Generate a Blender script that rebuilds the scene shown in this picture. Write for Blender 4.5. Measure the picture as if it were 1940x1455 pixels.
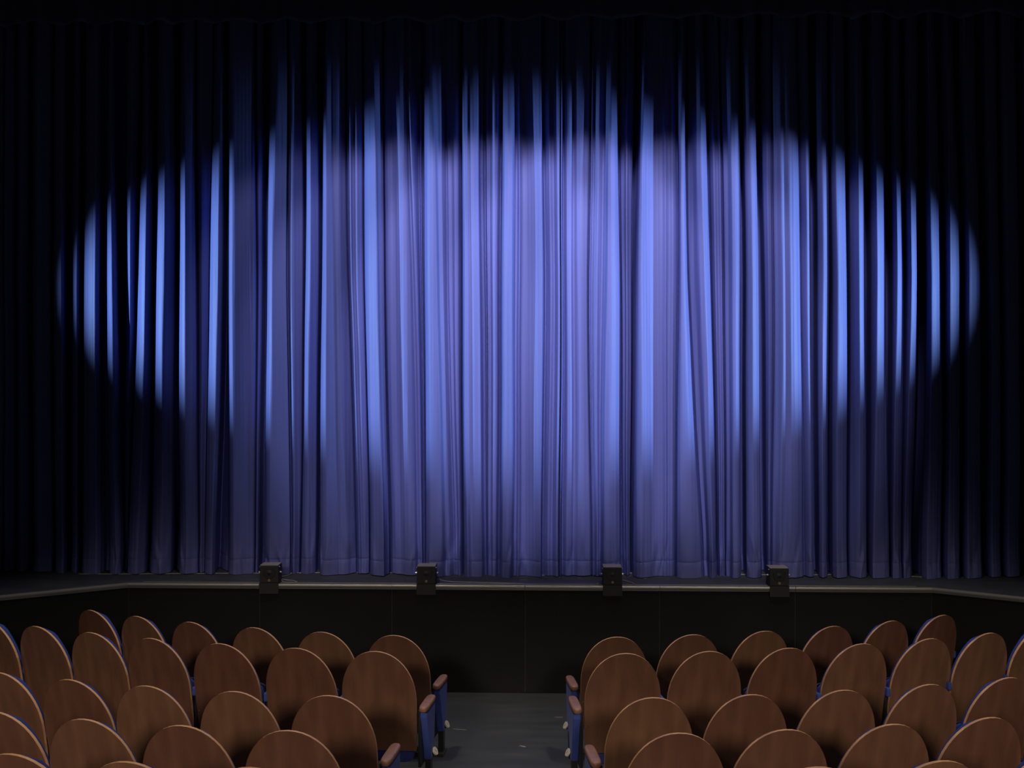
import bpy, bmesh, math, random
from mathutils import Vector, Matrix

for o in list(bpy.data.objects): bpy.data.objects.remove(o)
S = bpy.context.scene
C = S.collection
PI = math.pi
rad = math.radians

# ------------------------------------------------------------------ camera
EYE = 2.869
YAW = rad(1.77)
FPX = 1940.0
cam = bpy.data.cameras.new('camera'); cam.sensor_width = 36; cam.lens = 36.0
co = bpy.data.objects.new('camera', cam); C.objects.link(co)
co.location = (0, 0, EYE); co.rotation_euler = (rad(90), 0, YAW)
cam.clip_start = 0.05; cam.clip_end = 100
S.camera = co
S.view_settings.view_transform = 'Standard'; S.view_settings.look = 'None'
S.view_settings.gamma = 1; S.view_settings.use_curve_mapping = False
S.view_settings.exposure = 0.0
# ------------------------------------------------------------------ world and lamps
w = bpy.data.worlds.new('world'); S.world = w; w.use_nodes = True
w.node_tree.nodes['Background'].inputs[0].default_value = (0.6, 0.62, 0.75, 1)
w.node_tree.nodes['Background'].inputs[1].default_value = 0.004

def spot(name, loc, aim, watt, half, blend, col, r=0.06):
    l = bpy.data.lights.new(name, 'SPOT'); l.energy = watt; l.spot_size = 2*rad(half)
    l.spot_blend = blend; l.color = col; l.shadow_soft_size = r
    o = bpy.data.objects.new(name, l); C.objects.link(o); o.location = loc
    d = Vector(aim) - Vector(loc)
    o.rotation_euler = d.to_track_quat('-Z', 'Y').to_euler()
    return o
# low side booms: blue light raking along the curtain
BLUE = (0.40, 0.65, 0.96)
AZ = rad(19.5)
for sx, X0, X1 in ((1, -9.6, 0), (-1, 9.03, 0)):
    spot('side_boom_spot', (X0, 7.0, 3.92), (X0 + sx*9*math.cos(AZ), 7.0 + 9*math.sin(AZ), 3.78), 3550, 12.8, 0.68, BLUE, 0.03)
# profile spots on the front bridge
FRONT = (0.87, 0.83, 1.0)
for fx, e in ((-2.15, 230), (-1.45, 570), (-0.5, 950), (0.4, 950), (1.3, 730), (2.1, 430)):
    spot('bridge_spot', (fx*0.9, 5.6, 7.9), (fx, 10.0, 3.55), e, 14.4, 0.42, FRONT, 0.05)
# house lights over the stalls
HOUSE = (1.0, 0.83, 0.66)
spot('house_light', (-3.0, -7.0, 6.1), (-2.6, 3.0, 0), 3100, 15.5, 0.3, HOUSE, 0.9)
spot('house_light', (3.0, -7.0, 6.1), (2.6, 3.0, 0), 3100, 15.5, 0.3, HOUSE, 0.9)
spot('house_light', (0, 2.6, 6.2), (0, 5.0, 0.6), 80, 48, 0.8, HOUSE, 0.5)
spot('house_light', (-1.8, 7.4, 6.8), (-2.2, 7.0, 0.5), 330, 37, 0.7, (1.0, 0.93, 0.84), 0.2)
spot('house_light', (1.8, 7.4, 6.8), (2.2, 7.0, 0.5), 330, 37, 0.7, (1.0, 0.93, 0.84), 0.2)

# ------------------------------------------------------------------ helpers
def link(name, me, mats, parent=None, loc=None):
    for m in (mats if isinstance(mats, (list, tuple)) else [mats]): me.materials.append(m)
    o = bpy.data.objects.new(name, me); C.objects.link(o)
    if parent: o.parent = parent
    if loc: o.location = loc
    return o
def fin(bm, name, mat, parent=None, smooth=True, angle=None, bevel=0, seg=2):
    me = bpy.data.meshes.new(name); bmesh.ops.recalc_face_normals(bm, faces=bm.faces)
    bm.to_mesh(me); bm.free()
    if smooth: me.shade_smooth()
    o = link(name, me, mat, parent)
    if angle is not None and smooth: me.set_sharp_from_angle(angle=rad(angle))
    if bevel:
        b = o.modifiers.new('bevel', 'BEVEL'); b.width = bevel; b.segments = seg; b.limit_method = 'ANGLE'
    return o
def box(bm, x0, x1, y0, y1, z0, z1, M=None):
    vs = [bm.verts.new((x, y, z)) for z in (z0, z1) for x, y in ((x0, y0), (x1, y0), (x1, y1), (x0, y1))]
    for f in ((3,2,1,0), (4,5,6,7), (0,1,5,4), (1,2,6,5), (2,3,7,6), (3,0,4,7)): bm.faces.new([vs[i] for i in f])
    if M is not None: bmesh.ops.transform(bm, matrix=M, verts=vs)
    return vs
def tube(bm, pts, r, n=8):
    pts = [Vector(p) for p in pts]; rings = []
    for i, p in enumerate(pts):
        t = (pts[min(i+1, len(pts)-1)] - pts[max(i-1, 0)]).normalized()
        a = t.cross(Vector((0, 0, 1)))
        if a.length < 1e-3: a = Vector((1, 0, 0))
        a.normalize(); b = t.cross(a)
        rings.append([bm.verts.new(p + r*(math.cos(2*PI*k/n)*a + math.sin(2*PI*k/n)*b)) for k in range(n)])
    for i in range(len(rings)-1):
        for k in range(n): bm.faces.new((rings[i][k], rings[i][(k+1) % n], rings[i+1][(k+1) % n], rings[i+1][k]))
    bm.faces.new(rings[0][::-1]); bm.faces.new(rings[-1])
def cyl(bm, M, r, h, n=24, r2=None):
    bmesh.ops.create_cone(bm, cap_ends=True, segments=n, radius1=r, radius2=r if r2 is None else r2, depth=h, matrix=M)
def empty(name, loc=(0, 0, 0), rz=0):
    o = bpy.data.objects.new(name, None); C.objects.link(o); o.empty_display_size = 0.1
    o.location = loc; o.rotation_euler = (0, 0, rz); return o
def tag(o, label=None, cat=None, group=None, kind=None):
    if label: o['label'] = label
    if cat: o['category'] = cat
    if group: o['group'] = group
    if kind: o['kind'] = kind
    return o
def copy_tree(o, parent=None):
    c = o.copy(); C.objects.link(c); c.parent = parent
    for ch in list(o.children): copy_tree(ch, c)
    return c
def ground(px, py, z):      # the place on the level z that the photograph shows at (px, py)
    d = (EYE - z)*FPX/(py - 727.5); x = (px - 970)*d/FPX
    return Vector((x*math.cos(YAW) - d*math.sin(YAW), x*math.sin(YAW) + d*math.cos(YAW), z))
def at_Y(px, Y):            # world X on the plane Y
    k = (px - 970)/FPX
    d = Y/(k*math.sin(YAW) + math.cos(YAW))
    return k*d*math.cos(YAW) - d*math.sin(YAW)
def lerp(a, b, t): return a + (b - a)*t
def pw(xs, ys, x):
    if x <= xs[0]: return ys[0] + (x - xs[0])
    if x >= xs[-1]: return ys[-1] + (x - xs[-1])
    for i in range(len(xs)-1):
        if x <= xs[i+1]: return lerp(ys[i], ys[i+1], (x - xs[i])/(xs[i+1] - xs[i]))

# ------------------------------------------------------------------ materials
def mat(name, col, rough=0.5, metal=0.0, spec=0.5, noise=None, coat=0, sheen=0, bump=None):
    m = bpy.data.materials.new(name); m.use_nodes = True
    nt = m.node_tree; b = nt.nodes['Principled BSDF']
    b.inputs['Base Color'].default_value = (*col, 1); b.inputs['Roughness'].default_value = rough
    b.inputs['Metallic'].default_value = metal; b.inputs['Specular IOR Level'].default_value = spec
    b.inputs['Coat Weight'].default_value = coat; b.inputs['Coat Roughness'].default_value = 0.18
    b.inputs['Sheen Weight'].default_value = sheen; b.inputs['Sheen Roughness'].default_value = 0.35
    tc = nt.nodes.new('ShaderNodeTexCoord')
    if noise:
        sc, col2, scale3, lo, hi = noise
        mp = nt.nodes.new('ShaderNodeMapping'); mp.inputs['Scale'].default_value = scale3
        n = nt.nodes.new('ShaderNodeTexNoise'); n.inputs['Scale'].default_value = sc; n.inputs['Detail'].default_value = 5
        cr = nt.nodes.new('ShaderNodeValToRGB')
        cr.color_ramp.elements[0].position = lo; cr.color_ramp.elements[0].color = (*col, 1)
        cr.color_ramp.elements[1].position = hi; cr.color_ramp.elements[1].color = (*col2, 1)
        nt.links.new(tc.outputs['Object'], mp.inputs[0]); nt.links.new(mp.outputs[0], n.inputs['Vector'])
        nt.links.new(n.outputs['Fac'], cr.inputs[0]); nt.links.new(cr.outputs[0], b.inputs['Base Color'])
    if bump:
        sc, scale3, strength, dist = bump
        mp = nt.nodes.new('ShaderNodeMapping'); mp.inputs['Scale'].default_value = scale3
        n = nt.nodes.new('ShaderNodeTexNoise'); n.inputs['Scale'].default_value = sc; n.inputs['Detail'].default_value = 3
        bp = nt.nodes.new('ShaderNodeBump'); bp.inputs['Strength'].default_value = strength; bp.inputs['Distance'].default_value = dist
        nt.links.new(tc.outputs['Object'], mp.inputs[0]); nt.links.new(mp.outputs[0], n.inputs['Vector'])
        nt.links.new(n.outputs['Fac'], bp.inputs['Height']); nt.links.new(bp.outputs[0], b.inputs['Normal'])
    return m
M = {}
M['curtain'] = mat('blue_curtain_cloth', (0.150, 0.170, 0.45), 0.5, spec=0.22, bump=(9, (6, 1, 0.22), 0.25, 0.012))
M['valance'] = mat('dark_valance_cloth', (0.10, 0.11, 0.22), 0.7, sheen=0.1)
M['black'] = mat('black_panel', (0.006, 0.006, 0.006), 0.6, spec=0.2, noise=(2.2, (0.009, 0.0092, 0.0095), (1, 1, 1), 0.35, 0.75))
M['gap'] = mat('grey_joint', (0.02, 0.02, 0.021), 0.6)
M['stagefloor'] = mat('stage_floor_vinyl', (0.055, 0.056, 0.062), 0.5, spec=0.4, noise=(3.5, (0.085, 0.086, 0.094), (1, 3, 1), 0.4, 0.75))
M['floor'] = mat('hall_floor_vinyl', (0.050, 0.053, 0.056), 0.42, spec=0.4, noise=(2.0, (0.075, 0.079, 0.083), (1, 5, 1), 0.35, 0.75))
M['alu'] = mat('aluminium_edge', (0.42, 0.41, 0.37), 0.4, metal=0.7)
M['white'] = mat('white_tape', (0.62, 0.60, 0.55), 0.6)
M['cable'] = mat('grey_cable', (0.32, 0.30, 0.28), 0.5)
M['wood'] = mat('brown_veneer', (0.13, 0.06, 0.037), 0.32, spec=0.45, coat=0.25, noise=(2.6, (0.21, 0.10, 0.06), (5, 2, 0.8), 0.3, 0.75))
nt = M['wood'].node_tree; pb = nt.nodes['Principled BSDF']; cr = pb.inputs['Base Color'].links[0].from_socket
oi = nt.nodes.new('ShaderNodeObjectInfo'); mr = nt.nodes.new('ShaderNodeMapRange'); mr.inputs['To Min'].default_value = 0.493; mr.inputs['To Max'].default_value = 0.507
mv = nt.nodes.new('ShaderNodeMapRange'); mv.inputs['To Min'].default_value = 0.86; mv.inputs['To Max'].default_value = 1.12
hs = nt.nodes.new('ShaderNodeHueSaturation')
nt.links.new(oi.outputs['Random'], mr.inputs['Value']); nt.links.new(oi.outputs['Random'], mv.inputs['Value'])
nt.links.new(mr.outputs[0], hs.inputs['Hue']); nt.links.new(mv.outputs[0], hs.inputs['Value']); nt.links.new(cr, hs.inputs['Color']); nt.links.new(hs.outputs[0], pb.inputs['Base Color'])
M['edge'] = mat('plywood_edge_highlighted', (0.80, 0.46, 0.22), 0.45, noise=(14, (0.55, 0.30, 0.15), (1, 1, 1), 0.4, 0.65))  # pale plywood, brightened further so its colour carries the rim highlight
M['blue'] = mat('blue_upholstery', (0.050, 0.080, 0.33), 0.85, spec=0.2, sheen=0.1, bump=(120, (1, 1, 1), 0.2, 0.002))
M['darkblue'] = mat('dark_seat_shell', (0.010, 0.011, 0.03), 0.6)
M['metal'] = mat('black_steel', (0.018, 0.02, 0.02), 0.35, spec=0.5)
M['foot'] = mat('olive_steel_foot', (0.10, 0.10, 0.085), 0.35, metal=0.5)
M['armwood'] = mat('brown_arm_cap', (0.26, 0.125, 0.08), 0.4, coat=0.15, noise=(9, (0.33, 0.17, 0.11), (1, 3, 1), 0.35, 0.7))
M['cream'] = mat('cream_disc', (0.78, 0.72, 0.56), 0.45)
M['ink'] = mat('brown_numeral', (0.10, 0.06, 0.03), 0.6)
M['screw'] = mat('steel_screw', (0.55, 0.52, 0.48), 0.3, metal=0.9)
M['spk'] = mat('black_speaker_paint', (0.016, 0.016, 0.015), 0.5, bump=(200, (1, 1, 1), 0.2, 0.001))
M['spktop_lit'] = mat('lit_speaker_top', (0.38, 0.34, 0.29), 0.33)  # overhead light on the cabinet tops, put in as a paler colour
M['cone'] = mat('speaker_cone', (0.022, 0.022, 0.022), 0.35)
M['brass'] = mat('brass_badge', (0.62, 0.45, 0.20), 0.35, metal=0.6)
M['chrome'] = mat('chrome_knob', (0.85, 0.84, 0.80), 0.25, metal=0.4)
M['wall'] = mat('black_wall_paint', (0.01, 0.01, 0.011), 0.9)

# ------------------------------------------------------------------ hall floor and tiers
YF = 9.504                      # plane of the stage front
XL, XR = -3.90, 3.558
STG = 1.0
bm = bmesh.new(); box(bm, -10.6, 10.6, -1.5, 12, -0.2, 0)
tag(fin(bm, 'floor', M['floor'], smooth=False), 'dark grey vinyl hall floor with faint scuffs, lowest level in the aisle', 'floor', kind='structure')
ROWQ = {1: (0.067, 0.040, 7.657), 2: (0.056, 0.032, 6.739), 3: (0.050, 0.040, 5.745), 4: (0.047, 0.039, 4.865), 5: (0.045, 0.037, 4.02)}
BASE = {1: 0.0, 2: 0.12, 3: 0.13, 4: 0.23, 5: 0.37}
def rowY(r, x): a, b, c = ROWQ[r]; return a*x*x + b*x + c
for r, z0, z1 in ((2, -0.05, 0.12), (3, 0.10, 0.13), (4, 0.10, 0.23), (5, 0.20, 0.37)):
    bm = bmesh.new(); top = []; bot = []
    xs = [lerp(-6.2, 6.2, i/60) for i in range(61)]
    front = [(x, min(rowY(r, x) + 0.56, 9.2 if abs(x) < 6 else 9.2)) for x in xs] + [(6.2, -1.4 + 0.01*r), (-6.2, -1.4 + 0.01*r)]
    tv = [bm.verts.new((x, y, z1)) for x, y in front]; bv = [bm.verts.new((x, y, z0)) for x, y in front]
    bm.faces.new(tv); bm.faces.new(bv[::-1])
    for i in range(len(tv)):
        j = (i+1) % len(tv); bm.faces.new((tv[i], bv[i], bv[j], tv[j]))
    o = fin(bm, 'seating_tier', M['floor'], smooth=False)
    tag(o, 'low dark curved floor step carrying seat row %s from the stage' % {2: 'two', 3: 'three', 4: 'four', 5: 'five'}[r], 'floor step', kind='structure')

# ------------------------------------------------------------------ stage
stage = tag(empty('stage', (0, YF, 0)), 'low stage with black panelled front, dark vinyl top and pale metal edge', 'stage')
def under_stage(o): o.location = (0, -YF, 0)
LEND = (-3.90 - 0.90*3.2, YF - 0.61*3.2); REND = (3.558 + 0.65*4.5, YF - 0.40*4.5)
bm = bmesh.new()
prof = [(LEND[0], LEND[1]), (XL, YF), (XR, YF), (REND[0], REND[1]), (7.0, 11.97), (-7.4, 11.97)]
t = [bm.verts.new((x, y, STG)) for x, y in prof]; b = [bm.verts.new((x, y, STG-0.04)) for x, y in prof]
bm.faces.new(t); bm.faces.new(b[::-1])
for i in range(len(t)): j = (i+1) % len(t); bm.faces.new((t[i], b[i], b[j], t[j]))
under_stage(fin(bm, 'stage_floor', M['stagefloor'], stage, smooth=False))
def wallseg(p, q, z0, z1, thick=0.03, gap=0.003):   # a panel standing between two ground points, with its face on the p-q line
    p = Vector((*p, 0)); q = Vector((*q, 0)); d = (q-p).normalized(); n = Vector((d.y, -d.x, 0))
    bm = bmesh.new(); p2 = p + d*gap; q2 = q - d*gap
    vs = [bm.verts.new(v + Vector((0, 0, z))) for z in (z0, z1) for v in (p2, q2, q2 - n*thick, p2 - n*thick)]
    for f in ((3,2,1,0), (4,5,6,7), (0,1,5,4), (1,2,6,5), (2,3,7,6), (3,0,4,7)): bm.faces.new([vs[i] for i in f])
    return bm
def panel(p, q):
    under_stage(fin(wallseg(p, q, 0.004, STG-0.045), 'front_panel', M['black'], stage, smooth=False, bevel=0.0015))
    n = (Vector((*q, 0)) - Vector((*p, 0))).normalized()
    bm = bmesh.new(); box(bm, -0.004, 0.004, 0.004, 0.02, 0.004, STG-0.045, Matrix.Translation((p[0], p[1], 0)))
    under_stage(fin(bm, 'panel_joint', M['gap'], stage, smooth=False))
W = (XR - XL)/6
for i in range(6): panel((XL + i*W, YF), (XL + (i+1)*W, YF))
ul = Vector((-0.90, -0.61)).normalized(); ur = Vector((0.65, -0.40)).normalized()
for k in range(3):
    a = Vector((XL, YF)) + ul*1.13*k; b_ = Vector((XL, YF)) + ul*1.13*(k+1); panel(tuple(b_), tuple(a))
    a = Vector((XR, YF)) + ur*1.13*k; b_ = Vector((XR, YF)) + ur*1.13*(k+1); panel(tuple(a), tuple(b_))
def nosing(p, q):               # rounded aluminium edge profile
    p = Vector((*p, 0)); q = Vector((*q, 0)); d = (q-p).normalized(); n = Vector((d.y, -d.x, 0))
    prof = [(-0.012, STG+0.004), (0.008, STG+0.004), (0.017, STG), (0.020, STG-0.012), (0.018, STG-0.026), (0.010, STG-0.034), (0.010, STG-0.043), (-0.012, STG-0.043)]
    bm = bmesh.new()
    A = [bm.verts.new(p + n*u + Vector((0, 0, z))) for u, z in prof]; B = [bm.verts.new(q + n*u + Vector((0, 0, z))) for u, z in prof]
    for i in range(len(prof)): j = (i+1) % len(prof); bm.faces.new((A[i], B[i], B[j], A[j]))
    bm.faces.new(A[::-1]); bm.faces.new(B)
    under_stage(fin(bm, 'edge_trim', M['alu'], stage, angle=50))
for i in range(0, 6): nosing((XL + i*W + 0.002, YF), (XL + (i+1)*W - 0.002, YF))
nosing(LEND, (XL, YF)); nosing((XR, YF), REND)
bm = bmesh.new(); box(bm, XL+0.12, XR-0.12, YF+0.055, YF+0.067, STG, STG+0.003)
under_stage(fin(bm, 'floor_strip', M['alu'], stage, smooth=False))
bm = bmesh.new(); box(bm, -10.6, 10.6, 11.98, 12.1, -0.2, 8.2)
tag(fin(bm, 'wall_back', M['wall'], smooth=False), 'black back wall behind the stage curtain', 'wall', kind='structure')

# ------------------------------------------------------------------ stage curtain
mid = [-600, 0, 102, 160, 202, 220, 263, 290, 295, 332, 339, 370, 380, 398, 423, 432, 484, 497, 507, 516, 545, 576, 578, 603, 610, 631, 660, 691, 695, 717, 729, 731, 787, 806, 830, 849, 874, 882, 916, 923, 938, 952, 970, 972, 1028, 1036, 1061, 1064, 1094, 1115, 1148, 1174, 1177, 1199, 1205, 1224, 1285, 1288, 1302, 1304, 1348, 1355, 1372, 1405, 1412, 1436, 1447, 1465, 1483, 1516, 1518, 1537, 1549, 1570, 1577, 1604, 1610, 1639, 1662, 1677, 1699, 1711, 1726, 1739, 1764, 1784, 1800, 1819, 1834, 1856, 1877, 1893, 1908, 1930, 1940, 2500]
top = [-600, 0, 104, 163, 205, 216, 271, 285, 299, 330, 344, 367, 378, 406, 424, 433, 480, 499, 513, 525, 545, 572, 580, 602, 615, 627, 656, 688, 694, 711, 727, 729, 775, 805, 821, 845, 876, 880, 912, 921, 938, 954, 970, 972, 1025, 1030, 1060, 1062, 1092, 1121, 1154, 1168, 1175, 1204, 1215, 1224, 1283, 1289, 1298, 1302, 1335, 1348, 1364, 1401, 1407, 1431, 1441, 1462, 1477, 1508, 1512, 1532, 1546, 1568, 1573, 1598, 1606, 1634, 1655, 1674, 1695, 1705, 1722, 1737, 1757, 1772, 1794, 1806, 1826, 1846, 1868, 1886, 1902, 1922, 1934, 2500]
bot = [-600, 0, 106, 158, 208, 228, 245, 278, 289, 326, 341, 375, 380, 390, 410, 435, 481, 491, 502, 511, 553, 569, 571, 598, 607, 640, 676, 701, 704, 728, 738, 743, 797, 808, 840, 861, 877, 886, 921, 925, 936, 950, 968, 970, 1025, 1030, 1058, 1061, 1095, 1121, 1141, 1174, 1181, 1196, 1200, 1230, 1280, 1283, 1328, 1331, 1357, 1363, 1374, 1404, 1412, 1441, 1452, 1462, 1479, 1520, 1524, 1541, 1551, 1566, 1577, 1604, 1608, 1641, 1655, 1683, 1692, 1708, 1714, 1726, 1757, 1782, 1797, 1816, 1832, 1858, 1878, 1895, 1910, 1930, 1940, 2500]
assert len(mid) == len(top) == len(bot), (len(mid), len(top), len(bot))
for L_ in (mid, top, bot):
    assert all(a < b for a, b in zip(L_, L_[1:])), [(a, b) for a, b in zip(L_, L_[1:]) if a >= b]
pts = []                                   # (pixel at mid height, depth cm at top, mid, bottom)
def P(x, d, dt=None, db=None): pts.append((x, d if dt is None else dt, d, d if db is None else db))
def FL(a, b, c, D, g, De=None, up=5):      # a fold whose lit flank faces left, then it falls slowly away and drops to depth g
    De = D-8 if De is None else De
    P(a-0.6, min(D-up-6, 12)); P(a, D-up-1); P(a+0.4*(b-a), D-up*0.45); P(b, D); P(lerp(b, c, 0.5), lerp(D, De, 0.55)); P(c, De); P(c+1.2, g)
def FR(a, b, c, D, g, Da=None, up=5):      # mirrored
    Da = D-6 if Da is None else Da
    P(a-1.2, g); P(a, Da); P(lerp(a, b, 0.5), lerp(D, Da, 0.45)); P(b, D); P(c-0.4*(c-b), D-up*0.45); P(c, D-up-1); P(c+0.6, min(D-up-6, 12))
random.seed(5)
x = -560
while x < -25:
    wd = random.uniform(32, 60); FL(x, x+wd*0.35, x+wd*0.8, random.uniform(18, 26), 4); x += wd
FL(4, 12, 27, 21, 5); FL(33, 40, 52, 23, 4); FL(62, 70, 95, 25, 4)
FL(102, 117, 121, 31, 5, 27); FL(137, 146, 149, 29, 5, 25)
FL(160, 181, 188, 36, 22, 29, 6); P(198, 12)
FL(202, 212, 220, 36, 5, 31); P(230, 4)
P(238, 6); P(239, 26, 26, 10); P(247, 31, 30, 12); P(256, 22, 22, 12); P(258, 7)
FL(263, 277, 290, 35, 4, 24, 6); FL(295, 311, 331, 35, 4, 24, 6)
FL(339, 350, 370, 34, 5, 26, 6); FL(376, 382, 394, 26, 22, 21); FL(398, 414, 422, 35, 5, 28, 6)
FL(432, 441, 484, 34, 8, 25, 5); FL(488, 491, 496, 22, 4, 18, 3); P(503, 4)
FL(507, 516, 543, 34, 12, 26); FL(547, 553, 574, 28, 8, 20); FL(579, 588, 603, 28, 5, 20)
FL(610, 618, 631, 36, 28, 30, 6); P(634, 30); P(645, 29); P(658, 22); P(660, 15)
P(662, 25); P(667, 28); P(671, 25); P(678, 27); P(688, 24); P(691, 16)
P(692.5, 28); P(697, 32); P(708, 35); P(715, 37); P(718, 32); P(724, 27); P(727, 26); P(729, 10)
P(731, 24); P(737, 27); P(748, 27.5); P(757, 31); P(766, 32.5); P(776, 31); P(782, 27); P(787, 30, 33, 29); P(791, 29)
P(797, 21); P(800, 26); P(803, 20); P(806, 31); P(811, 36); P(820, 37.5); P(828, 37); P(833, 32)
P(840, 31); P(848, 25); P(851, 28); P(856, 27); P(862, 31); P(868, 29); P(873, 21); P(874, 14)
P(876, 30); P(881, 36); P(889, 33); P(898, 35); P(908, 33); P(914, 25); P(916, 28); P(921, 22); P(924, 29)
P(928, 27); P(936, 32); P(942, 31); P(948, 22); P(951, 30); P(954, 36); P(963, 38.5); P(971, 36)
P(975, 29); P(979, 28); P(984, 32); P(989, 28); P(997, 28); P(1008, 31); P(1018, 34); P(1027, 37)
P(1029, 30); P(1033, 23); P(1038, 27); P(1044, 31); P(1050, 28); P(1058, 34); P(1061, 33)
P(1062.2, 26); P(1064.5, 34); P(1068, 25); P(1075, 31); P(1082, 30); P(1087, 27); P(1094, 30); P(1102, 31); P(1112, 29); P(1115, 23)
P(1117, 30); P(1121, 27); P(1131, 32); P(1140, 28); P(1145, 31); P(1150, 37); P(1158, 38); P(1168, 35); P(1174, 31); P(1175.5, 10)
P(1178, 22); P(1183, 24); P(1187, 29); P(1191, 25); P(1196, 21); P(1199, 8); P(1203, 13)
P(1205.5, 29); P(1210, 35); P(1215, 37); P(1224, 33); P(1231, 30); P(1240, 28); P(1254, 27); P(1261, 29.5); P(1267, 26.5); P(1275, 28.5); P(1281, 25); P(1285, 21)
P(1287, 32); P(1290, 36); P(1297, 35.5); P(1301.5, 31); P(1303, 12, 12, 22)
P(1306, 22, 22, 26); P(1316, 26); P(1324, 32); P(1335, 35); P(1343, 31); P(1346, 28); P(1348, 10)
P(1351, 22); P(1356, 27); P(1362, 24); P(1368, 27); P(1371, 20); P(1374, 27); P(1381, 28); P(1388, 34); P(1398, 33); P(1404, 28); P(1405.5, 8)
P(1409, 3); FR(1413, 1424, 1436, 36, 4, 29); P(1441, 3)
P(1447, 4); P(1448.5, 24); P(1452, 26); P(1456, 30); P(1462, 28); P(1465, 22); P(1467, 29); P(1474, 31); P(1483, 36); P(1490, 33); P(1497, 36); P(1508, 34); P(1516, 29); P(1517, 20)
P(1519, 24); P(1526, 29); P(1530, 31); P(1537, 27); P(1538, 5); P(1545, 3)
FR(1549, 1559, 1570, 35, 4, 28, 6); FR(1577, 1586, 1604, 36, 5, 28, 7); P(1606, 7)
FR(1611, 1628, 1639, 33, 5, 22, 6); P(1644, 3); FR(1651, 1662, 1677, 34, 4, 22, 7); P(1684, 3)
FR(1692, 1699, 1711, 34, 5, 26, 6); FR(1718, 1726, 1739, 34, 5, 26, 6); P(1748, 3)
FR(1756, 1765, 1784, 36, 9, 24, 7); FR(1792, 1800, 1819, 35, 6, 24, 7)
FR(1829, 1835, 1856, 33, 4, 26, 7); P(1866, 3); FR(1871, 1878, 1893, 26, 4, 20); FR(1902, 1909, 1930, 24, 4, 19)
x = 1945
while x < 2480:
    wd = random.uniform(34, 62); FR(x, x+wd*0.5, x+wd*0.85, random.uniform(18, 26), 4); x += wd + 2
amp = lambda d: d if d <= 12 else max(12.5, 29 + (d-29)*1.4)
pts = [(p[0], amp(p[1]), amp(p[2]), amp(p[3])) if 640 < p[0] < 1410 else p for p in pts]
fix = [pts[0]]
for p in pts[1:]:
    if p[0] <= fix[-1][0] + 0.35: p = (fix[-1][0] + 0.35,) + p[1:]
    fix.append(p)
pts = fix
YB = 10.27
zt, zm, zb = 5.86, 3.92, 1.46
def lag(a, b, c, z):
    if z > zt:
        return a + (z - zt)*(a - b)/(zt - zm)*0.5
    if z < zb: return c + (z-zb)*(c-b)/(zb-zm)*0.6
    la = (z-zm)*(z-zb)/((zt-zm)*(zt-zb)); lb = (z-zt)*(z-zb)/((zm-zt)*(zm-zb)); lc = (z-zt)*(z-zm)/((zb-zt)*(zb-zm))
    q = a*la + b*lb + c*lc
    l = lerp(b, a, (z-zm)/(zt-zm)) if z > zm else lerp(c, b, (z-zb)/(zm-zb))
    return 0.5*q + 0.5*l
ctrl = []                                  # each control point: world X and Y at the three heights
for (x, dt, dm, db) in pts:
    col = []
    for arr, d, k in ((top, dt, 0.86), (None, dm, 1.0), (bot, db, 1.0)):
        px = x if arr is None else pw(mid, arr, x)
        Y = YB - d*0.01*k - (0.035 if k < 0.9 else 0)
        col.append((at_Y(px, Y), Y + (0.14 if dm <= 8 else 0)))
    ctrl.append(col)
# columns: resample between control points, then soften
cols = []
for i in range(len(ctrl)-1):
    A, B = ctrl[i], ctrl[i+1]
    L_ = math.hypot(B[1][0]-A[1][0], B[1][1]-A[1][1]); n = max(2, min(14, int(L_/0.009)))
    for k in range(n):
        t_ = k/n; cols.append([(lerp(A[j][0], B[j][0], t_), lerp(A[j][1], B[j][1], t_)) for j in range(3)])
cols.append(ctrl[-1])
def soften(cs, it):
    for _ in range(it):
        cs = [cs[0]] + [[tuple((cs[i-1][j][m_] + 2*cs[i][j][m_] + cs[i+1][j][m_])/4 for m_ in range(2)) for j in range(3)] for i in range(1, len(cs)-1)] + [cs[-1]]
    return cs
cols = soften(cols, 2)
N = len(cols)
rnd = random.Random(11)
NW = 60
wr = [(rnd.uniform(-4.3, 4.2), rnd.uniform(0.012, 0.04), rnd.uniform(0.10, 0.42), rnd.uniform(-0.018, 0.020), rnd.uniform(-0.3, 0.3)) for _ in range(260)]
def wrinkle(x, z):                          # little gathers rising from the hem
    h = z - 1.14; s = 0.0
    if h > 0.75: return 0.0
    for cx, wd, ht, am, sl in wr:
        if abs(x - cx) > 0.25: continue
        if h >= 0: k = math.exp(-(h/ht)**2*2.2)
        else: k = max(0.25, 1 + h*4)
        u = (x - cx - sl*h)/wd
        s += am*k*math.exp(-u*u)
    return s
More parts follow.
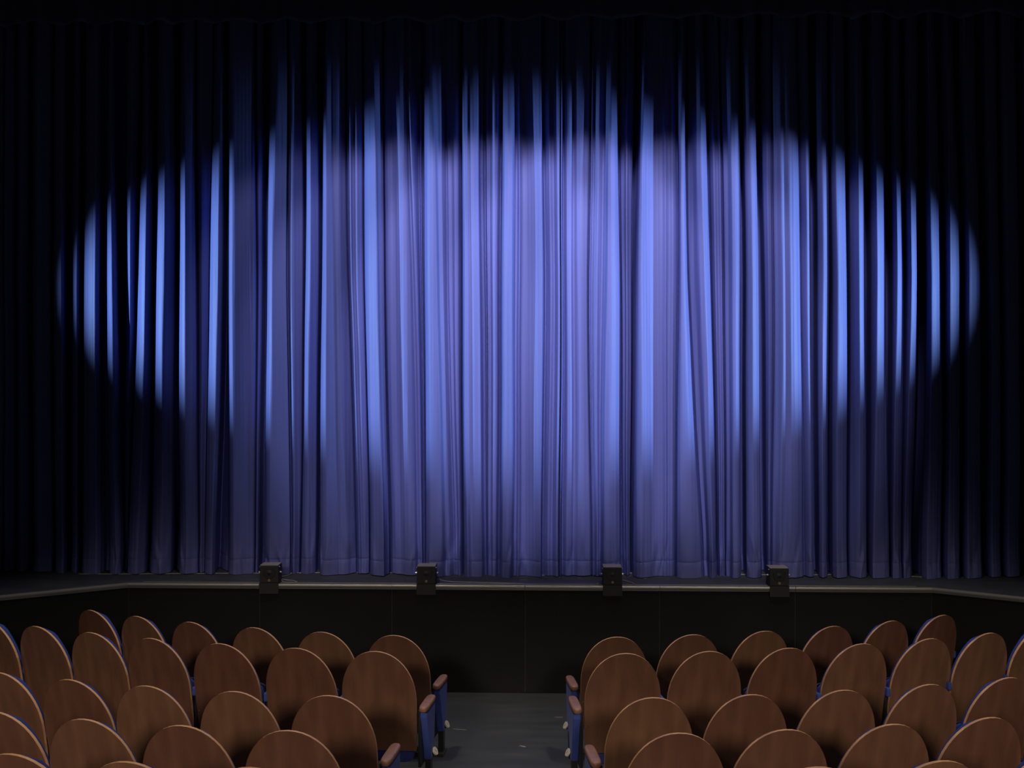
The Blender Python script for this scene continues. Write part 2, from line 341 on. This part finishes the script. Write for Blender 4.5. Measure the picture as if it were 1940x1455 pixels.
def cloth_mesh(name, z0, z1, nz, parent, zfun=None, outset=0.0):
    bm = bmesh.new(); grid = []
    for r in range(nz+1):
        z = lerp(z0, z1, r/nz) if zfun is None else zfun(r/nz)
        row = []
        for i, c in enumerate(cols):
            xx = lag(c[0][0], c[1][0], c[2][0], z); yy = lag(c[0][1], c[1][1], c[2][1], z)
            xx += 0.003*math.sin(z*2.1 + xx*9)
            yy += 0.004*math.sin(z*1.7 + xx*5.3) - 0.0015*math.sin(xx*190+z*0.8)
            if z < 2.0: yy -= wrinkle(xx, z)
            if z < 1.25:                    # the weighted hem swings shallower and rounder
                k = (1.25 - z)/0.25; yy = lerp(yy, 10.02 + (yy-10.02)*0.93, k) - 0.012*k
            yy += 0.007*math.exp(-((z-HEM-0.004)/0.006)**2)   # the stitched line above the hem
            zz = z
            if z0 < 1.05 and r == 0: zz = 1.006 + 0.004*math.sin(xx*3)
            row.append(bm.verts.new((xx, yy - outset, zz)))
        grid.append(row)
    for r in range(nz):
        for i in range(N-1): bm.faces.new((grid[r][i], grid[r][i+1], grid[r+1][i+1], grid[r+1][i]))
    o = fin(bm, name, M['curtain'], parent)
    sd = o.modifiers.new('thickness', 'SOLIDIFY'); sd.thickness = 0.0012; sd.offset = 0; sd.use_rim = False
    return o
curtain = tag(empty('stage_curtain', (0, 10.0, 1.0)), 'full-width blue pleated stage curtain hanging to the stage floor under spotlights', 'curtain')
HEM = 1.142
a = cloth_mesh('drape', HEM-0.004, 6.75, 78, curtain, lambda t: HEM-0.004 + (6.75-HEM)*(t**1.55))
b = cloth_mesh('hem', 1.004, HEM, 7, curtain, None, 0.0003)
for o in (a, b): o.location = (0, -10.0, -1.0)
b['label'] = 'stitched bottom hem band of the blue curtain'

# valance across the top
bm = bmesh.new(); grid = []
vx = [lerp(-6.6, 6.4, i/1100) for i in range(1101)]
rnd = random.Random(3); sw = []; x = -6.7
while x < 6.6: wd = rnd.uniform(0.28, 0.62); sw.append((x, wd, rnd.uniform(0.02, 0.06), rnd.uniform(-0.02, 0.02))); x += wd
def val(x):
    for s in sw:
        if s[0] <= x < s[0] + s[1]:
            u = (x - s[0])/s[1]; return u, s
    return 0.5, sw[-1]
for r in range(13):
    row = []
    for x in vx:
        u, s = val(x); t = r/12
        bulge = math.sin(PI*u)
        zb_ = 6.35 - 0.02*math.cos(2*PI*u) + s[3]*(1-bulge)
        z = lerp(zb_, 6.80, t)
        y = 9.78 - 0.035*bulge*(1-0.4*t) + 0.010*math.sin(x*31)
        row.append(bm.verts.new((x, y, z)))
    grid.append(row)
for r in range(12):
    for i in range(len(vx)-1): bm.faces.new((grid[r][i], grid[r][i+1], grid[r+1][i+1], grid[r+1][i]))
v = fin(bm, 'curtain_valance', M['valance']); sd = v.modifiers.new('thickness', 'SOLIDIFY'); sd.thickness = 0.006
tag(v, 'dark gathered valance hanging across the top of the curtain', 'valance')

# white marking tape at the foot of the curtain
tp = [(150, 1087.5), (228, 1087.5), (330, 1086.5), (431, 1086), (560, 1085.5), (670, 1084), (750, 1085), (870, 1084.5), (923, 1085.5), (982, 1088.5), (1040, 1090), (1116, 1083.5), (1254, 1086.8), (1367, 1087.5), (1500, 1090), (1655, 1087), (1760, 1094)]
bm = bmesh.new(); L2 = []
for px, py in tp:
    g = ground(px, py, STG+0.0015); L2.append((bm.verts.new(g + Vector((0, 0.011, 0))), bm.verts.new(g - Vector((0, 0.011, 0)))))
for (a1, a2), (b1, b2) in zip(L2, L2[1:]): bm.faces.new((a1, b1, b2, a2))
ext = bmesh.ops.extrude_face_region(bm, geom=bm.faces[:]); bmesh.ops.translate(bm, vec=(0, 0, 0.0012), verts=[g for g in ext['geom'] if isinstance(g, bmesh.types.BMVert)])
tag(fin(bm, 'marking_tape', M['white'], smooth=False), 'long worn white tape line on the stage floor below the curtain hem', 'tape')
def scrap(name, px, py, z, lx, ly, rz, label, cat, m=None, grp=None):
    g = ground(px, py, z); bm = bmesh.new(); rr = random.Random(int(px*7+py))
    ring = [(math.cos(2*PI*k/9)*lx*rr.uniform(0.7, 1.1)/2, math.sin(2*PI*k/9)*ly*rr.uniform(0.6, 1.1)/2) for k in range(9)]
    t1 = [bm.verts.new((a, b_, 0.002)) for a, b_ in ring]; t0 = [bm.verts.new((a, b_, 0.0)) for a, b_ in ring]
    bm.faces.new(t1); bm.faces.new(t0[::-1])
    for k in range(9): bm.faces.new((t1[k], t0[k], t0[(k+1) % 9], t1[(k+1) % 9]))
    o = fin(bm, name, m or M['white'], smooth=False); o.location = g; o.rotation_euler = (0, 0, rz); tag(o, label, cat, grp)
M['dust'] = mat('dull_scrap', (0.30, 0.29, 0.27), 0.7)
scrap('tape_scrap', 992, 1098.7, STG+0.0005, 0.085, 0.02, -0.05, 'torn whitish tape scrap on the stage floor near centre edge', 'tape scrap', M['dust'])
scrap('tape_scrap', 1097, 1095, STG+0.0005, 0.035, 0.02, -0.5, 'small pale fleck on the stage floor right of centre, left of third speaker', 'tape scrap', M['dust'])
scrap('tape_scrap', 1060, 1094, STG+0.0005, 0.012, 0.02, 0.2, 'tiny white crumb on the stage floor between centre and third speaker', 'tape scrap')
scrap('tape_scrap', 1222, 1096, STG+0.0005, 0.04, 0.01, 0.3, 'thin pale scratch-like scrap on the stage just right of third speaker', 'tape scrap', M['dust'])
scrap('paper_scrap', 889, 1253.5+50.5, 0.0005, 0.03, 0.05, 0, 'tan crumb on the aisle floor against the stage front, leftmost crumb', 'scrap', M['dust'])
scrap('paper_scrap', 925, 1305.5-2+6, 0.0005, 0.05, 0.05, 0, 'grey fluff on the aisle floor at the foot of the stage, left of centre seam', 'scrap', M['dust'])
scrap('paper_scrap', 971, 1308, 0.0005, 0.06, 0.03, 0, 'pale scrap on the aisle floor at the foot of the stage front by centre seam', 'scrap', M['dust'])
scrap('paper_scrap', 1011, 1308, 0.0005, 0.06, 0.03, 0, 'pale scrap on the aisle floor by the stage front, right of the centre seam', 'scrap', M['dust'])
scrap('paper_scrap', 1055, 1312, 0.0005, 0.055, 0.03, 0, 'pale scrap on the aisle floor beside the right block of seats near the stage', 'scrap', M['dust'])
scrap('paper_scrap', 990, 1414, 0.0005, 0.06, 0.02, -0.4, 'short white scuff-like scrap lying in the middle of the aisle floor', 'scrap', M['dust'])
scrap('paper_scrap', 871, 1382, 0.0005, 0.12, 0.012, -0.2, 'long thin pale scrap on the aisle floor beside the left aisle-light disc', 'scrap', M['dust'])
scrap('paper_scrap', 1058, 1359, 0.0005, 0.08, 0.006, 0.0, 'hair-thin pale strip on the aisle floor beside the right front aisle seat', 'scrap', M['dust'])

# ------------------------------------------------------------------ speakers on the stage edge
def make_speaker():
    root = empty('stage_speaker')
    w2, d, h = 0.0875, 0.165, 0.165
    bm = bmesh.new(); box(bm, -w2, w2, 0, d, 0.012, 0.012+h-0.004); fin(bm, 'cabinet', M['spk'], root, smooth=False, bevel=0.004)
    bm = bmesh.new(); box(bm, -w2+0.003, w2-0.003, 0.004, d-0.003, 0.012+h-0.004, 0.012+h); fin(bm, 'cabinet_top_lit', M['spktop_lit'], root, smooth=False, bevel=0.001)
    R90 = Matrix.Rotation(rad(90), 4, 'X')
    bm = bmesh.new(); cyl(bm, Matrix.Translation((0, -0.001, 0.105)) @ R90, 0.058, 0.006, 32, 0.054); dr = fin(bm, 'driver_ring', M['cone'], root, angle=40)
    bm = bmesh.new(); cyl(bm, Matrix.Translation((0, -0.003, 0.105)) @ R90, 0.045, 0.006, 32, 0.02); cyl(bm, Matrix.Translation((0, -0.006, 0.105)) @ R90, 0.018, 0.006, 24, 0.010); fin(bm, 'cone', M['spk'], dr, angle=40)
    bm = bmesh.new()
    for k in range(16):
        a0 = 2*PI*k/16; a1 = 2*PI*(k+1)/16
        for ra, rb in ((0.0065, 0.0115),):
            vs = [bm.verts.new((r_*math.cos(a_), y_, 0.037 + r_*math.sin(a_))) for y_ in (-0.005, 0.001) for a_, r_ in ((a0, ra), (a1, ra), (a1, rb), (a0, rb))]
            for f in ((0,1,2,3), (7,6,5,4), (0,4,5,1), (2,6,7,3)): bm.faces.new([vs[i] for i in f])
    box(bm, -0.001, 0.0045, -0.004, 0, 0.033, 0.041)
    box(bm, -0.008, 0.006, -0.003, 0, 0.052, 0.055, Matrix.Rotation(0.06, 4, 'Y'))
    fin(bm, 'badge', M['brass'], root, smooth=False)
    for sx in (-1, 1):
        for z in (0.04, 0.148):
            bm = bmesh.new(); box(bm, sx*0.055-0.0025, sx*0.055+0.0025, -0.003, 0.002, z-0.006, z+0.006); fin(bm, 'grille_clip', M['gap'], root, smooth=False)
        bm = bmesh.new(); Ry = Matrix.Rotation(rad(90), 4, 'Y'); cyl(bm, Matrix.Translation((sx*0.097, 0.05, 0.105)) @ Ry, 0.0075, 0.018, 16); fin(bm, 'side_knob', M['chrome'], root, angle=40)
        bm = bmesh.new(); cyl(bm, Matrix.Translation((sx*0.090, 0.03, 0.158)) @ Ry, 0.005, 0.008, 12); fin(bm, 'side_screw', M['chrome'], root, angle=40)
    bm = bmesh.new()
    box(bm, -0.089, 0.089, -0.006, 0.15, 0.006, 0.011); box(bm, -0.089, 0.089, -0.009, -0.005, -0.088, 0.011)
    for sx in (-1, 1): box(bm, sx*0.089-0.002, sx*0.089+0.002, 0.035, 0.065, 0.006, 0.115)
    fin(bm, 'bracket', M['spk'], root, smooth=False)
    return root
sp0 = make_speaker()
spk = [(510, 0.10, 'leftmost of the four small black cube speakers on the stage edge, cable to its right'),
       (807.5, 0.03, 'small black cube speaker on the stage edge, second from the left'),
       (1160.5, 0.0, 'small black cube speaker on the stage edge, second from the right'),
       (1476.5, 0.0, 'rightmost of the four small black cube speakers on the stage edge')]
trees = []
for i, (px, rz, lb) in enumerate(spk):
    o = sp0 if i == 0 else copy_tree(sp0)
    o.location = (at_Y(px, YF-0.015), YF-0.017, STG); o.rotation_euler = (0, 0, rz*0.6)
    tag(o, lb, 'speaker', 'small speakers along the stage edge')
# unseen lanterns added at the side booms; their blades block the far beam side
def lantern(X0, sx, label):
    root = tag(empty('added_boom_lantern', (X0, 7.0, 3.92), math.atan2(math.sin(AZ), sx*math.cos(AZ))), label, 'stage light', 'added lanterns with beam blockers at the side booms')
    Ry = Matrix.Rotation(rad(90), 4, 'Y')
    bm = bmesh.new(); cyl(bm, Matrix.Translation((-0.30, 0, 0)) @ Ry, 0.13, 0.40, 32); fin(bm, 'lamp_body', M['metal'], root, angle=40)
    bm = bmesh.new()
    e = 0.60
    yc = sx*e*math.tan(math.atan2(3.0, 10.8) - AZ)      # edge of the blade
    lo, hi = (yc-0.42, yc) if sx > 0 else (yc, yc+0.42)
    box(bm, e-0.004, e+0.004, lo, hi, -0.30, 0.30); fin(bm, 'added_beam_blocker', M['metal'], root, smooth=False)
    bm = bmesh.new(); ya = lo+0.02 if sx > 0 else hi-0.02
    tube(bm, [(-0.12, ya*0.35, 0.0), (e, ya, 0.0)], 0.008); fin(bm, 'blocker_arm', M['metal'], root)
    bm = bmesh.new(); tube(bm, [(-0.30, 0, -0.12), (-0.30, 0, -3.92)], 0.025, 12); fin(bm, 'boom_pole', M['metal'], root)
lantern(-9.6, 1, 'added out-of-view lantern with beam-blocking blade on a pole left of the stage')
lantern(9.03, -1, 'added out-of-view lantern with beam-blocking blade on a pole right of the stage')
def cable(pp, label, r=0.0045):
    P3 = [ground(px, py, STG+z) for px, py, z in pp]; out = []
    for i in range(len(P3)-1):
        p0 = P3[max(i-1, 0)]; p1 = P3[i]; p2 = P3[i+1]; p3 = P3[min(i+2, len(P3)-1)]
        for k in range(8):
            t = k/8; out.append(0.5*((2*p1) + (p2-p0)*t + (2*p0-5*p1+4*p2-p3)*t*t + (3*p1-p0-3*p2+p3)*t**3))
    out.append(P3[-1]); bm = bmesh.new(); tube(bm, out, r); tag(fin(bm, 'speaker_cable', M['cable']), label, 'cable')
cable([(532, 1094, 0.03), (537, 1092, 0.006), (545, 1090, 0.006), (555, 1086, 0.006), (566, 1085, 0.006)], 'thin pale cable running from the leftmost speaker back under the curtain')
cable([(534, 1097, 0.02), (545, 1099, 0.006), (556, 1100, 0.006), (563, 1103, 0.006), (552, 1103.5, 0.006), (538, 1103, 0.006), (533, 1098, 0.015)], 'grey cable looped on the stage edge right of the leftmost speaker')
cable([(828, 1091, 0.06), (832, 1097, 0.006), (848, 1101.5, 0.006), (880, 1103, 0.006), (920, 1104, 0.006), (960, 1105, 0.006), (992, 1106, 0.006)], 'long grey cable trailing along the stage edge right of the second speaker')
cable([(1179, 1099, 0.03), (1188, 1101, 0.006), (1197, 1104, 0.006), (1202, 1107, 0.006)], 'short pale cable from the third speaker down to its right')
cable([(1142, 1104, 0.006), (1136, 1104.5, 0.006), (1130, 1107, 0.006)], 'stub of grey cable on the stage edge left of the third speaker')

# ------------------------------------------------------------------ theatre seats
LEAN = 0.13
def outline(n=44, sc=1.0, zb_=0.27, hw=0.256, ht=0.34, top_=0.97):
    pts_ = [(-0.250*sc, zb_), (-0.256*sc, zb_+0.12)]
    for k in range(n+1):
        a = PI - PI*k/n
        c, s = math.cos(a), math.sin(a)
        pts_.append((hw*sc*math.copysign(abs(c)**0.96, c), top_-ht + ht*abs(s)**0.96))
    pts_ += [(0.256*sc, zb_+0.12), (0.250*sc, zb_)]
    return pts_
def by(x, z):               # rear surface of the back at (x, z)
    t = (z - 0.27)/0.70
    return 0.03 - LEAN*(t**1.45 if t > 0 else 0) + 0.018*(x/0.26)**2
def board(root):
    bm = bmesh.new(); ol = outline(); th = 0.017
    zs = [0.27, 0.39, 0.5] + [0.63 + 0.34*math.sin(PI/2*k/12) for k in range(13)]
    def half(z):
        if z <= 0.39: return lerp(0.246, 0.252, (z-0.27)/0.12)
        if z <= 0.63: return lerp(0.252, 0.256, (z-0.39)/0.24)
        s = min(1, (z-0.63)/0.34); s = s**(1/0.96); c = math.sqrt(max(0, 1-s*s)); return 0.256*c**0.96
    NX = 12; rear = []; frt = []
    for z in zs:
        h = half(z); rr = []; ff = []
        if h < 1e-4:
            rr = [bm.verts.new((0, by(0, z), z))]*(NX+1); ff = [bm.verts.new((0, by(0, z)+th, z))]*(NX+1)
        else:
            for k in range(NX+1):
                x = lerp(-h, h, k/NX); rr.append(bm.verts.new((x, by(x, z), z))); ff.append(bm.verts.new((x, by(x, z)+th, z)))
        rear.append(rr); frt.append(ff)
    def face(*vs):
        u = []
        for v_ in vs:
            if v_ not in u: u.append(v_)
        if len(u) > 2: return bm.faces.new(u)
    for i in range(len(zs)-1):
        for k in range(NX):
            face(rear[i][k], rear[i][k+1], rear[i+1][k+1], rear[i+1][k]); face(frt[i][k+1], frt[i][k], frt[i+1][k], frt[i+1][k+1])
        for k, sgn in ((0, 1), (NX, -1)):
            f = face(rear[i][k], rear[i+1][k], frt[i+1][k], frt[i][k])
            if f: f.material_index = 1
    for k in range(NX):
        f = face(rear[0][k], frt[0][k], frt[0][k+1], rear[0][k+1]); f.material_index = 1
    me = bpy.data.meshes.new('back_board'); bmesh.ops.recalc_face_normals(bm, faces=bm.faces); bm.to_mesh(me); bm.free(); me.shade_smooth(); me.set_sharp_from_angle(angle=rad(35))
    o = link('back_board', me, [M['wood'], M['edge']], root)
    return o
def cushion(root):
    bm = bmesh.new(); rows_ = []
    zs = [0.44, 0.47, 0.52, 0.58] + [0.63 + 0.32*math.sin(PI/2*k/10) for k in range(11)]
    NX = 14; ft = []; bk = []
    for z in zs:
        h = 0.247 if z <= 0.63 else 0.247*math.sqrt(max(0, 1-((z-0.63)/0.321)**2))
        f_, b_ = [], []
        for k in range(NX+1):
            u = -1 + 2*k/NX; x = h*u; y0 = by(x, z) + 0.0175
            e = (1-abs(u)**4)*min(1, (z-0.44)/0.05+0.25)*min(1, (0.96-z)/0.05)
            b_.append(bm.verts.new((x, y0, z))); f_.append(bm.verts.new((x*1.005, y0 + 0.024 + 0.062*e, z)))
        ft.append(f_); bk.append(b_)
    for i in range(len(zs)-1):
        for k in range(NX):
            bm.faces.new((ft[i][k+1], ft[i][k], ft[i+1][k], ft[i+1][k+1])); bm.faces.new((bk[i][k], bk[i][k+1], bk[i+1][k+1], bk[i+1][k]))
        bm.faces.new((bk[i][0], bk[i+1][0], ft[i+1][0], ft[i][0])); bm.faces.new((ft[i][NX], ft[i+1][NX], bk[i+1][NX], bk[i][NX]))
    for r_ in (0, len(zs)-1):
        for k in range(NX): bm.faces.new((bk[r_][k], ft[r_][k], ft[r_][k+1], bk[r_][k+1]))
    bmesh.ops.remove_doubles(bm, verts=bm.verts, dist=0.0004)
    return fin(bm, 'back_cushion', M['blue'], root, angle=60)
def rbox(name, x0, x1, y0, y1, z0, z1, m, root, bev, seg=3):
    bm = bmesh.new(); box(bm, x0, x1, y0, y1, z0, z1); return fin(bm, name, m, root, smooth=False, bevel=bev, seg=seg)
def make_seat(side):        # side: 0 plain, +1 aisle on its right, -1 aisle on its left
    root = empty('theatre_seat')
    bd = board(root)
    for sx in (-1, 1):
        for z in (0.34, 0.455):
            bm = bmesh.new(); x = sx*0.236
            cyl(bm, Matrix.Translation((x, by(x, z)-0.001, z)) @ Matrix.Rotation(rad(90), 4, 'X'), 0.0045, 0.005, 10); fin(bm, 'screw', M['screw'], bd, angle=40)
    cushion(root)
    # the tipped-up seat stands in front of the backrest
    bm = bmesh.new(); zs = [0.165, 0.18, 0.22, 0.30, 0.45, 0.58, 0.63, 0.65]; hw = [0.16, 0.20, 0.218, 0.224, 0.226, 0.226, 0.22, 0.20]; yd = [0.02, 0.045, 0.055, 0.06, 0.06, 0.06, 0.05, 0.03]
    def blk(bm, y_of, zs, hw, yd):
        rg = []
        for z, h, d in zip(zs, hw, yd):
            c = y_of(z); r_ = []
            for k in range(20):
                a = 2*PI*k/20; cx_, sy_ = math.cos(a), math.sin(a)
                r_.append(bm.verts.new((h*math.copysign(abs(cx_)**0.35, cx_), c + d*0.5*math.copysign(abs(sy_)**0.6, sy_), z)))
            rg.append(r_)
        for i in range(len(rg)-1):
            for k in range(20): bm.faces.new((rg[i][k], rg[i][(k+1) % 20], rg[i+1][(k+1) % 20], rg[i+1][k]))
        bm.faces.new(rg[0][::-1]); bm.faces.new(rg[-1])
    blk(bm, lambda z: 0.125 - 0.05*(z-0.17), zs, hw, yd); fin(bm, 'seat_cushion', M['blue'], root, angle=50)
    bm = bmesh.new(); blk(bm, lambda z: 0.175 - 0.05*(z-0.17), [0.17, 0.19, 0.3, 0.5, 0.63, 0.645], [0.15, 0.2, 0.22, 0.224, 0.215, 0.19], [0.03]*6); fin(bm, 'seat_shell', M['darkblue'], root, angle=50)
    sides = {0: [(-1, False)], 2: [(-1, False), (1, False)], 1: [(-1, False), (1, True)], -1: [(-1, True)]}[side]
    for sx, aisle in sides:
        X = sx*0.268
        if not aisle:
            if True:                    # frame with padded blue arm, shared with the neighbour
                rbox('side_frame', X-0.012, X+0.012, 0.035, 0.24, 0.05, 0.56, M['metal'], root, 0.004)
                rbox('armrest_pad', X-0.015, X+0.015, 0.0, 0.26, 0.56, 0.625, M['blue'], root, 0.014, 4)
                rbox('post', X-0.018, X+0.018, 0.10, 0.16, 0.0, 0.10, M['metal'], root, 0.003)
            continue
        X = sx*0.305
        rbox('side_frame', X-sx*0.030-0.010, X-sx*0.030+0.010, 0.02, 0.22, 0.17, 0.555, M['metal'], root, 0.003)
        # upholstered tapering end panel
        bm = bmesh.new(); prof = [(0.015, 0.545), (0.262, 0.545), (0.266, 0.50), (0.235, 0.30), (0.205, 0.185), (0.125, 0.185), (0.085, 0.30), (0.03, 0.45), (0.010, 0.51)]
        A = [bm.verts.new((X-0.026, y, z)) for y, z in prof]; B = [bm.verts.new((X+0.026, y, z)) for y, z in prof]
        bm.faces.new(A); bm.faces.new(B[::-1])
        for i in range(len(prof)): j = (i+1) % len(prof); bm.faces.new((A[i], B[i], B[j], A[j]))
        fin(bm, 'end_panel', M['blue'], root, smooth=False, bevel=0.012, seg=4)
        # arm cap
        bm = bmesh.new(); n = 24; L1 = []
        for (z, g) in ((0.552, -0.006), (0.560, 0.0), (0.578, 0.001), (0.585, -0.003), (0.588, -0.009)):
            r_ = []
            for k in range(n):
                a_ = 2*PI*k/n; c_, s_ = math.cos(a_), math.sin(a_)
                r_.append(bm.verts.new((X + (0.033+g)*math.copysign(abs(c_)**0.55, c_), 0.130 + (0.150+g)*math.copysign(abs(s_)**0.45, s_), z)))
            L1.append(r_)
        for i in range(len(L1)-1):
            for k in range(n): bm.faces.new((L1[i][k], L1[i][(k+1) % n], L1[i+1][(k+1) % n], L1[i+1][k]))
        bm.faces.new(L1[0][::-1]); bm.faces.new(L1[-1]); bm.faces.ensure_lookup_table()
        me = bpy.data.meshes.new('arm_cap'); bmesh.ops.recalc_face_normals(bm, faces=bm.faces); bm.to_mesh(me); bm.free(); me.shade_smooth(); me.set_sharp_from_angle(angle=rad(50))
        link('arm_cap', me, M['armwood'], root)
        rbox('arm_underside', X-0.028, X+0.028, 0.005, 0.25, 0.544, 0.553, M['metal'], root, 0.003)
        rbox('leg', X-0.020, X+0.020, 0.14, 0.20, 0.02, 0.20, M['metal'], root, 0.003)
        bm = bmesh.new()
        xa, xb = sorted((X + sx*0.03, X - sx*0.34))
        box(bm, xa, xb, 0.095, 0.115, 0.0, 0.025); box(bm, xa, xb, 0.215, 0.235, 0.0, 0.025); 
        xa, xb = sorted((X + sx*0.03, X - sx*0.06)); box(bm, xa, xb, 0.095, 0.235, 0.0, 0.022)
        fin(bm, 'foot', M['foot'], root, smooth=False, bevel=0.002)
        T = Matrix.Translation((X + sx*0.040, 0.19, 0.225)) @ Matrix.Rotation(-0.12*sx, 4, 'Z') @ Matrix.Rotation(sx*rad(62), 4, 'Y')
        bm = bmesh.new(); cyl(bm, T, 0.028, 0.012, 28); dsc = fin(bm, 'number_disc', M['cream'], root, angle=40)
        bm = bmesh.new(); cyl(bm, T @ Matrix.Translation((0, 0, -0.012)), 0.024, 0.022, 20); fin(bm, 'disc_mount', M['metal'], root, angle=40)
        bm = bmesh.new(); box(bm, -0.010, 0.010, -0.0014, 0.0014, 0.0062, 0.0072, T); box(bm, -0.010, -0.006, -0.0045, 0.0, 0.0062, 0.0072, T); fin(bm, 'numeral', M['ink'], dsc, smooth=False)
    return root
protos = {0: make_seat(0), 2: make_seat(2), 1: make_seat(1), -1: make_seat(-1)}
used = set()
# X of the top of each backrest, measured row by row
ROWX = {1: ([-3.80, -3.33, -2.82, -2.26, -1.70, -1.13], [0.55, 1.13, 1.70, 2.27, 2.79, 3.28]),
        2: ([-4.55, -4.12, -3.70, -3.24, -2.75, -2.22, -1.67, -1.12], [0.54, 1.10, 1.65, 2.18, 2.70, 3.18, 3.66]),
        3: ([-3.34, -2.84, -2.33, -1.78, -1.22], [0.615, 1.18, 1.73, 2.27, 2.80, 3.3]),
        4: ([-2.76, -2.29, -1.77, -1.23], [0.645, 1.17, 1.71, 2.23, 2.74]),
        5: ([-2.19, -1.69, -1.17], [0.57, 1.09, 1.615, 2.13])}
NEAR = ['', 'aisle', 'second', 'third', 'fourth', 'fifth', 'sixth', 'seventh', 'eighth']
RN = {1: 'front row', 2: 'second row', 3: 'third row', 4: 'fourth row', 5: 'nearest row'}
for r in range(1, 6):
    a_, b_, c_ = ROWQ[r]
    for bi, (blk_, xs_) in enumerate(zip(('left', 'right'), ROWX[r])):
        seq = list(xs_[::-1] if blk_ == 'left' else xs_)
        for q in range(1, len(seq)):      # never closer together than a seat is wide
            sg = -1 if blk_ == 'left' else 1
            while math.hypot(seq[q]-seq[q-1], rowY(r, seq[q])-rowY(r, seq[q-1])) < 0.515: seq[q] += sg*0.003
        for k, x in enumerate(seq):
            side = 0 if k > 0 else (1 if blk_ == 'left' else -1)
            if blk_ == 'right' and k == len(seq)-1: side = 2
            yaw = math.atan(2*a_*x + b_)
            yaw *= 1.16
            # plain seats carry their frame on the left; in the right block the frame stands on the side away from the aisle
            if side in used: o = copy_tree(protos[side])
            else: o = protos[side]; used.add(side)
            y = rowY(r, x); off = LEAN - 0.03
            o.location = (x - off*math.sin(yaw), y + off*math.cos(yaw), BASE[r]); o.rotation_euler = (0, 0, yaw)
            if k == 0: lb = 'brown wooden-backed blue theatre seat with end panel at the aisle, %s, %s block' % (RN[r], blk_)
            else: lb = 'wooden-backed blue theatre seat, %s from the aisle, %s, %s block' % (NEAR[k+1], RN[r], blk_)
            tag(o, lb, 'theatre seat', '%s seats of the %s block' % (RN[r].split(',')[0], blk_))
